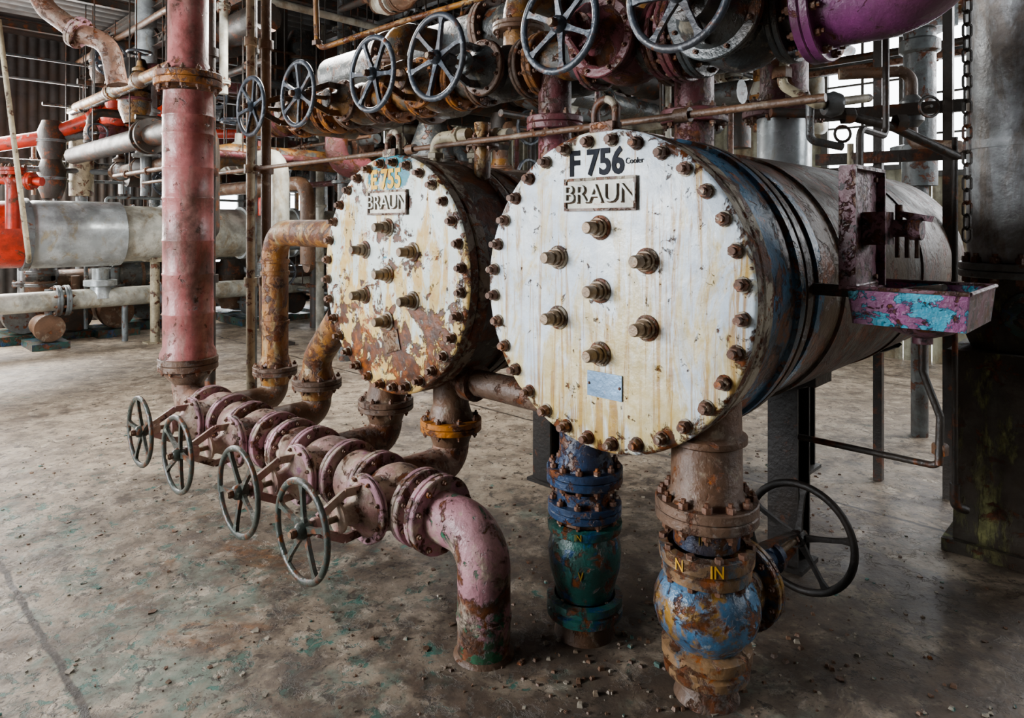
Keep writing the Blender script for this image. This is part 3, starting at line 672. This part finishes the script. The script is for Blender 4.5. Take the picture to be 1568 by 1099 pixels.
pal=[m_rusty,m_headero,m_greyp,m_dark,m_rusty,m_dark,m_orange,m_dark,m_purpled,m_header,m_rusty,m_rustp,m_dark,m_black,m_silverw]
def rack(name,n,ur,ar,zr,seed,pal=pal,fu=.6,b=None):
    rnd=random.Random(seed); b=b or B(name)
    for i in range(n):
        mt=rnd.choice(pal); r=rnd.choice((.02,.025,.03,.04,.06,.09,.12,.16)); z=rnd.uniform(*zr)
        if rnd.random()<fu:
            a=rnd.uniform(*ar); u0=rnd.uniform(ur[0],ur[1]-1.5); u1=min(ur[1],u0+rnd.uniform(2,6)); dz=rnd.choice((0,0,-1))*rnd.uniform(.4,1.2)
            pts=[UA(u0,a,z),UA(u1,a,z)]
            if dz: pts.append(UA(u1,a,z+dz)); pts.append(UA(u1,max(ar[0],min(ar[1],a+rnd.uniform(-1,1))),z+dz))
        else:
            u=rnd.uniform(*ur); a0=rnd.uniform(ar[0],ar[1]-1); a1=min(ar[1],a0+rnd.uniform(1.5,4))
            pts=[UA(u,a0,z),UA(u,a1,z)]
            if rnd.random()<.5: pts=[UA(u,a0,z-rnd.uniform(.3,1.2))]+pts
        b.tube(pts,r,mt,12,fr=r*2.5,n=4)
        p0,p1=pts[0],pts[1]; dd=(p1-p0)
        for k in range(rnd.randint(1,3)):
            q=p0+dd*rnd.uniform(.1,.9); b.flange(q,dd,r*1.6,.02,mt,6,br=.012)
            if rnd.random()<.5 and r>.03:
                b.lathe(q,dd,[(-r*2.4,r),(-r,r*1.5),(r,r*1.5),(r*2.4,r)],rnd.choice(pal),14)
                if r<.1:
                    sd=Z if abs(dd.normalized().z)<.7 else U
                    b.cyl(q,q+sd*r*5,r*.3,m_dark,8); b.lathe(q+sd*r*1.5,sd,[(0,r*1.2),(r*.5,r*1.2),(r,r*.5),(r*2,r*.4)],mt,12)
                    b.torus(q+sd*r*5,sd,r*2,r*.22,m_wheels,16,6); b.bar(q+sd*r*5-perp(sd)[0]*r*2,q+sd*r*5+perp(sd)[0]*r*2,r*.3,r*.2,m_wheels)
        for k in (.2,.8):
            q=p0+dd*k
            if abs(dd.normalized().z)<.5: b.cyl(q,V((q.x,q.y,4.55)),.008,m_dark,6)
    return b
b=rack('service_pipe_rack',46,(-12.5,-6.5),(2.5,6.4),(2.1,4.2),3)
rack('',54,(-7.5,-3.0),(3.9,8.4),(2.7,4.2),11,b=b)
rack('',16,(-5.0,-.8),(4.8,8.2),(3.0,4.2),23,b=b)
rack('',18,(-12,-8),(4.5,7.0),(.4,1.5),31,b=b,pal=[m_dark,m_rusty,m_greyp])
rack('',26,(-12.4,-10.5),(1.0,5.0),(.8,4.2),47,fu=.1,pal=[m_dark,m_rusty,m_greyp,m_header],b=b)
rnd=random.Random(5)
for i in range(22):
    u=rnd.uniform(-12,-5.5); a=rnd.uniform(4.2,7.6); r=rnd.choice((.025,.03,.04,.06,.09)); mt=rnd.choice(pal)
    b.cyl(UA(u,a,0),UA(u,a,4.5),r,mt,12)
    for k in range(3): b.disc(UA(u,a,rnd.uniform(.6,4)),Z,r*1.7,.04,mt,14)
b.done()
b=B('hall_stanchion')
for (u,a) in ((-10.8,6.6),(-7.6,6.4),(-11.6,3.8),(-5.2,7.6),(-8.6,4.4)):
    b.ibeam(UA(u,a,0),UA(u,a,4.5),.16,.2,m_dark if u<-8 else m_rusty,up=U)
    b.box(UA(u,a,.02),.16,.16,.02,m_dark,U,A)
b.done()
b=B('orange_hanger_pipe')
b.tube([P(482,-60,3.9),P(486,76,3.9),P(620,32,3.7),P(760,-10,3.5)],.016,m_orange,10,fr=.05); b.nut(P(486,70,3.9),Z,.03,.03,m_rusty)
b.done()

b=B('roof_truss')
for a in (3.2,5.6,8.0):
    b.ibeam(UA(-13,a,4.0),UA(4.4,a,4.0),.1,.12,m_dark); b.ibeam(UA(-13,a,4.5),UA(4.4,a,4.5),.1,.1,m_dark)
    n=24
    for i in range(n):
        u=-13+17.4*i/n; v=-13+17.4*(i+1)/n
        if i%2: b.bar(UA(u,a,4.0),UA(v,a,4.5),.05,.04,m_dark)
        else: b.bar(UA(u,a,4.5),UA(v,a,4.0),.05,.04,m_dark)
for u in (-12,-10,-8,-6,-4,-2,0,2): b.ibeam(UA(u,-3.5,4.5),UA(u,9,4.5),.08,.1,m_dark)
b.done()

# ------------------------------------------------------------ room shell
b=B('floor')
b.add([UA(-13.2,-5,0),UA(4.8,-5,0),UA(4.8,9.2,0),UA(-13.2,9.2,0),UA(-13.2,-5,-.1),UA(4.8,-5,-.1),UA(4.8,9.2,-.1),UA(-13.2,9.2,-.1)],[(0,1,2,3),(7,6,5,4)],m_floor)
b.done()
def corr(b,o,dx,dy,w,h,nrm,mat,pitch=.14,amp=.018):
    n=max(4,int(w/pitch*6)); vs=[];fs=[]
    for i in range(n+1):
        x=w*i/n; off=amp*math.sin(2*math.pi*x/pitch)
        for y in (0,h): vs.append(o+dx*x+dy*y+nrm*off)
    for i in range(n): fs.append((2*i,2*i+2,2*i+3,2*i+1))
    b.add(vs,fs,mat)
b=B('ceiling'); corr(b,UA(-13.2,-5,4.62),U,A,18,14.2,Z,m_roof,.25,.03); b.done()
wcount=[0]
def wall(name,org,dx,length,nrm,openings,mat,H=4.62,glaze=True):
    b=B(name); x=0
    for (x0,x1,z0,z1) in openings:
        if x0>x: corr(b,org+dx*x,dx,Z,x0-x,H,nrm,mat)
        if z0>0: corr(b,org+dx*x0,dx,Z,x1-x0,z0,nrm,mat)
        if z1<H: corr(b,org+dx*x0+Z*z1,dx,Z,x1-x0,H-z1,nrm,mat)
        x=x1
    if x<length: corr(b,org+dx*x,dx,Z,length-x,H,nrm,mat)
    for zz in (1.2,2.2,3.4): 
        xs=0
        for (x0,x1,z0,z1) in openings+[(length,length,0,0)]:
            if z0<zz<z1 or x0==length:
                b.bar(org+dx*xs-nrm*.05+Z*zz,org+dx*x0-nrm*.05+Z*zz,.05,.08,m_dark); xs=x1
    b.done()
    if not glaze: return
    for (x0,x1,z0,z1) in openings:
        wcount[0]+=1; w=B('window_%d'%wcount[0])
        for z in (z0,z1): w.bar(org+dx*x0+Z*z,org+dx*x1+Z*z,.08,.06,m_frame)
        for xx in (x0,x1): w.bar(org+dx*xx+Z*z0,org+dx*xx+Z*z1,.06,.08,m_frame,up=dx)
        nx=max(1,round((x1-x0)/.42)); nz=max(1,round((z1-z0)/.5))
        for i in range(1,nx): w.bar(org+dx*(x0+(x1-x0)*i/nx)+Z*z0,org+dx*(x0+(x1-x0)*i/nx)+Z*z1,.025,.03,m_frame,up=dx)
        for i in range(1,nz): w.bar(org+dx*x0+Z*(z0+(z1-z0)*i/nz),org+dx*x1+Z*(z0+(z1-z0)*i/nz),.03,.025,m_frame)
        w.done()
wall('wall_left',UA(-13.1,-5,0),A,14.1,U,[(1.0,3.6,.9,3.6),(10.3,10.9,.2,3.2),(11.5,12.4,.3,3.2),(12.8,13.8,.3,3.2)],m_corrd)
wall('wall_back',UA(-13.1,9.1,0),U,17.8,-A,[(.3,1.8,.2,3.2),(8.1,9.3,3.1,4.4),(9.9,10.8,2.3,4.4),(11.1,12.6,2.2,4.55),(13.6,15.0,2.2,4.55)],m_corr)
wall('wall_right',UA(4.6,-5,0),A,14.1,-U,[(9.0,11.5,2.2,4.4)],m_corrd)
wall('unseen_front_wall',UA(-13.1,-4.9,0),U,17.8,A,[(4.0,9.5,.02,3.8)],m_corrd,glaze=False)  # unseen wall, added to cut ambient light; opening made up for the fill

b=B('paint_flake_debris'); rnd=random.Random(9)
for i in range(1500):
    x=rnd.uniform(-3.4,2.1); y=rnd.uniform(1.8,6.5); s_=rnd.choice((.004,.005,.006,.008,.01,.016))*rnd.uniform(.6,1.3)
    k=rnd.randint(4,6); a0=rnd.random()*6; vs=[];h=rnd.uniform(.002,.005)
    for zz in (0.0005,h):
        for j in range(k):
            rr=s_*(.6+.5*((j*7+i)%5)/5); vs.append(V((x+rr*math.cos(a0+6.283*j/k),y+rr*math.sin(a0+6.283*j/k),zz+(.003 if j%3==0 and zz>.001 else 0))))
    fs=[tuple(range(k))[::-1],tuple(range(k,2*k))]+[(j,(j+1)%k,k+(j+1)%k,k+j) for j in range(k)]
    b.add(vs,fs,m_flake if rnd.random()<.45 else m_rusty)
b.done()
b=B('concrete_rubble'); 
for i in range(320):
    cx_,cy_=rnd.choice(((-.1,2.55),(.29,2.7),(.66,2.33),(.1,3.4),(1.6,3.6),(1.7,4.4),(.5,2.5),(1.2,2.6)));d=rnd.uniform(.1,.45);t=rnd.uniform(0,6.28)
    x=cx_+d*math.cos(t); y=cy_+d*math.sin(t); s_=rnd.uniform(.003,.012)
    b.box(V((x,y,s_*.4)),s_,s_*.8,s_*.5,m_rusty if i%5 else m_flake,V((math.cos(t),math.sin(t),0)),V((-math.sin(t),math.cos(t),0)),tp=.6)
b.done()

# ------------------------------------------------------------ light
wd=bpy.data.worlds.new('World'); bpy.context.scene.world=wd; wd.use_nodes=True
bg=wd.node_tree.nodes['Background']; bg.inputs[0].default_value=(.92,.96,1,1); bg.inputs[1].default_value=12
def area(name,loc,target,sx,sy,power,col):
    l=bpy.data.lights.new(name,'AREA'); l.shape='RECTANGLE'; l.size=sx; l.size_y=sy; l.energy=power; l.color=col
    o=bpy.data.objects.new(name,l); bpy.context.scene.collection.objects.link(o); o.location=loc
    o.rotation_euler=(V(target)-V(loc)).to_track_quat('-Z','Y').to_euler()
area('window_light_left',UA(-12.6,1.2,2.9),UA(-6,2.6,0),4,1.5,1100,(1,.97,.92))
area('window_light_back',UA(1.2,8.6,3.4),UA(.8,4.6,0.0),3,1.6,260,(.99,.98,1))
area('overhead_fill_light',UA(-5.6,3.4,3.7),UA(-5.0,2.8,0),1.6,1.2,330,(1,.96,.9))  # added fill above the left floor; the ceiling has no opening here
area('front_fill_light',UA(-5.6,-4.4,2.8),UA(-2.4,1.2,1.1),2.6,1.6,600,(.97,.97,1))  # added soft fill from behind the camera; the doorway is made up
# ------------------------------------------------------------ camera
cam=bpy.data.cameras.new('camera'); co=bpy.data.objects.new('camera',cam); bpy.context.scene.collection.objects.link(co)
co.location=(0,0,CAMH); co.rotation_euler=(math.pi/2,0,0); cam.lens=24; cam.sensor_width=36; cam.shift_y=-204.5/1568; cam.clip_start=.05
bpy.context.scene.camera=co
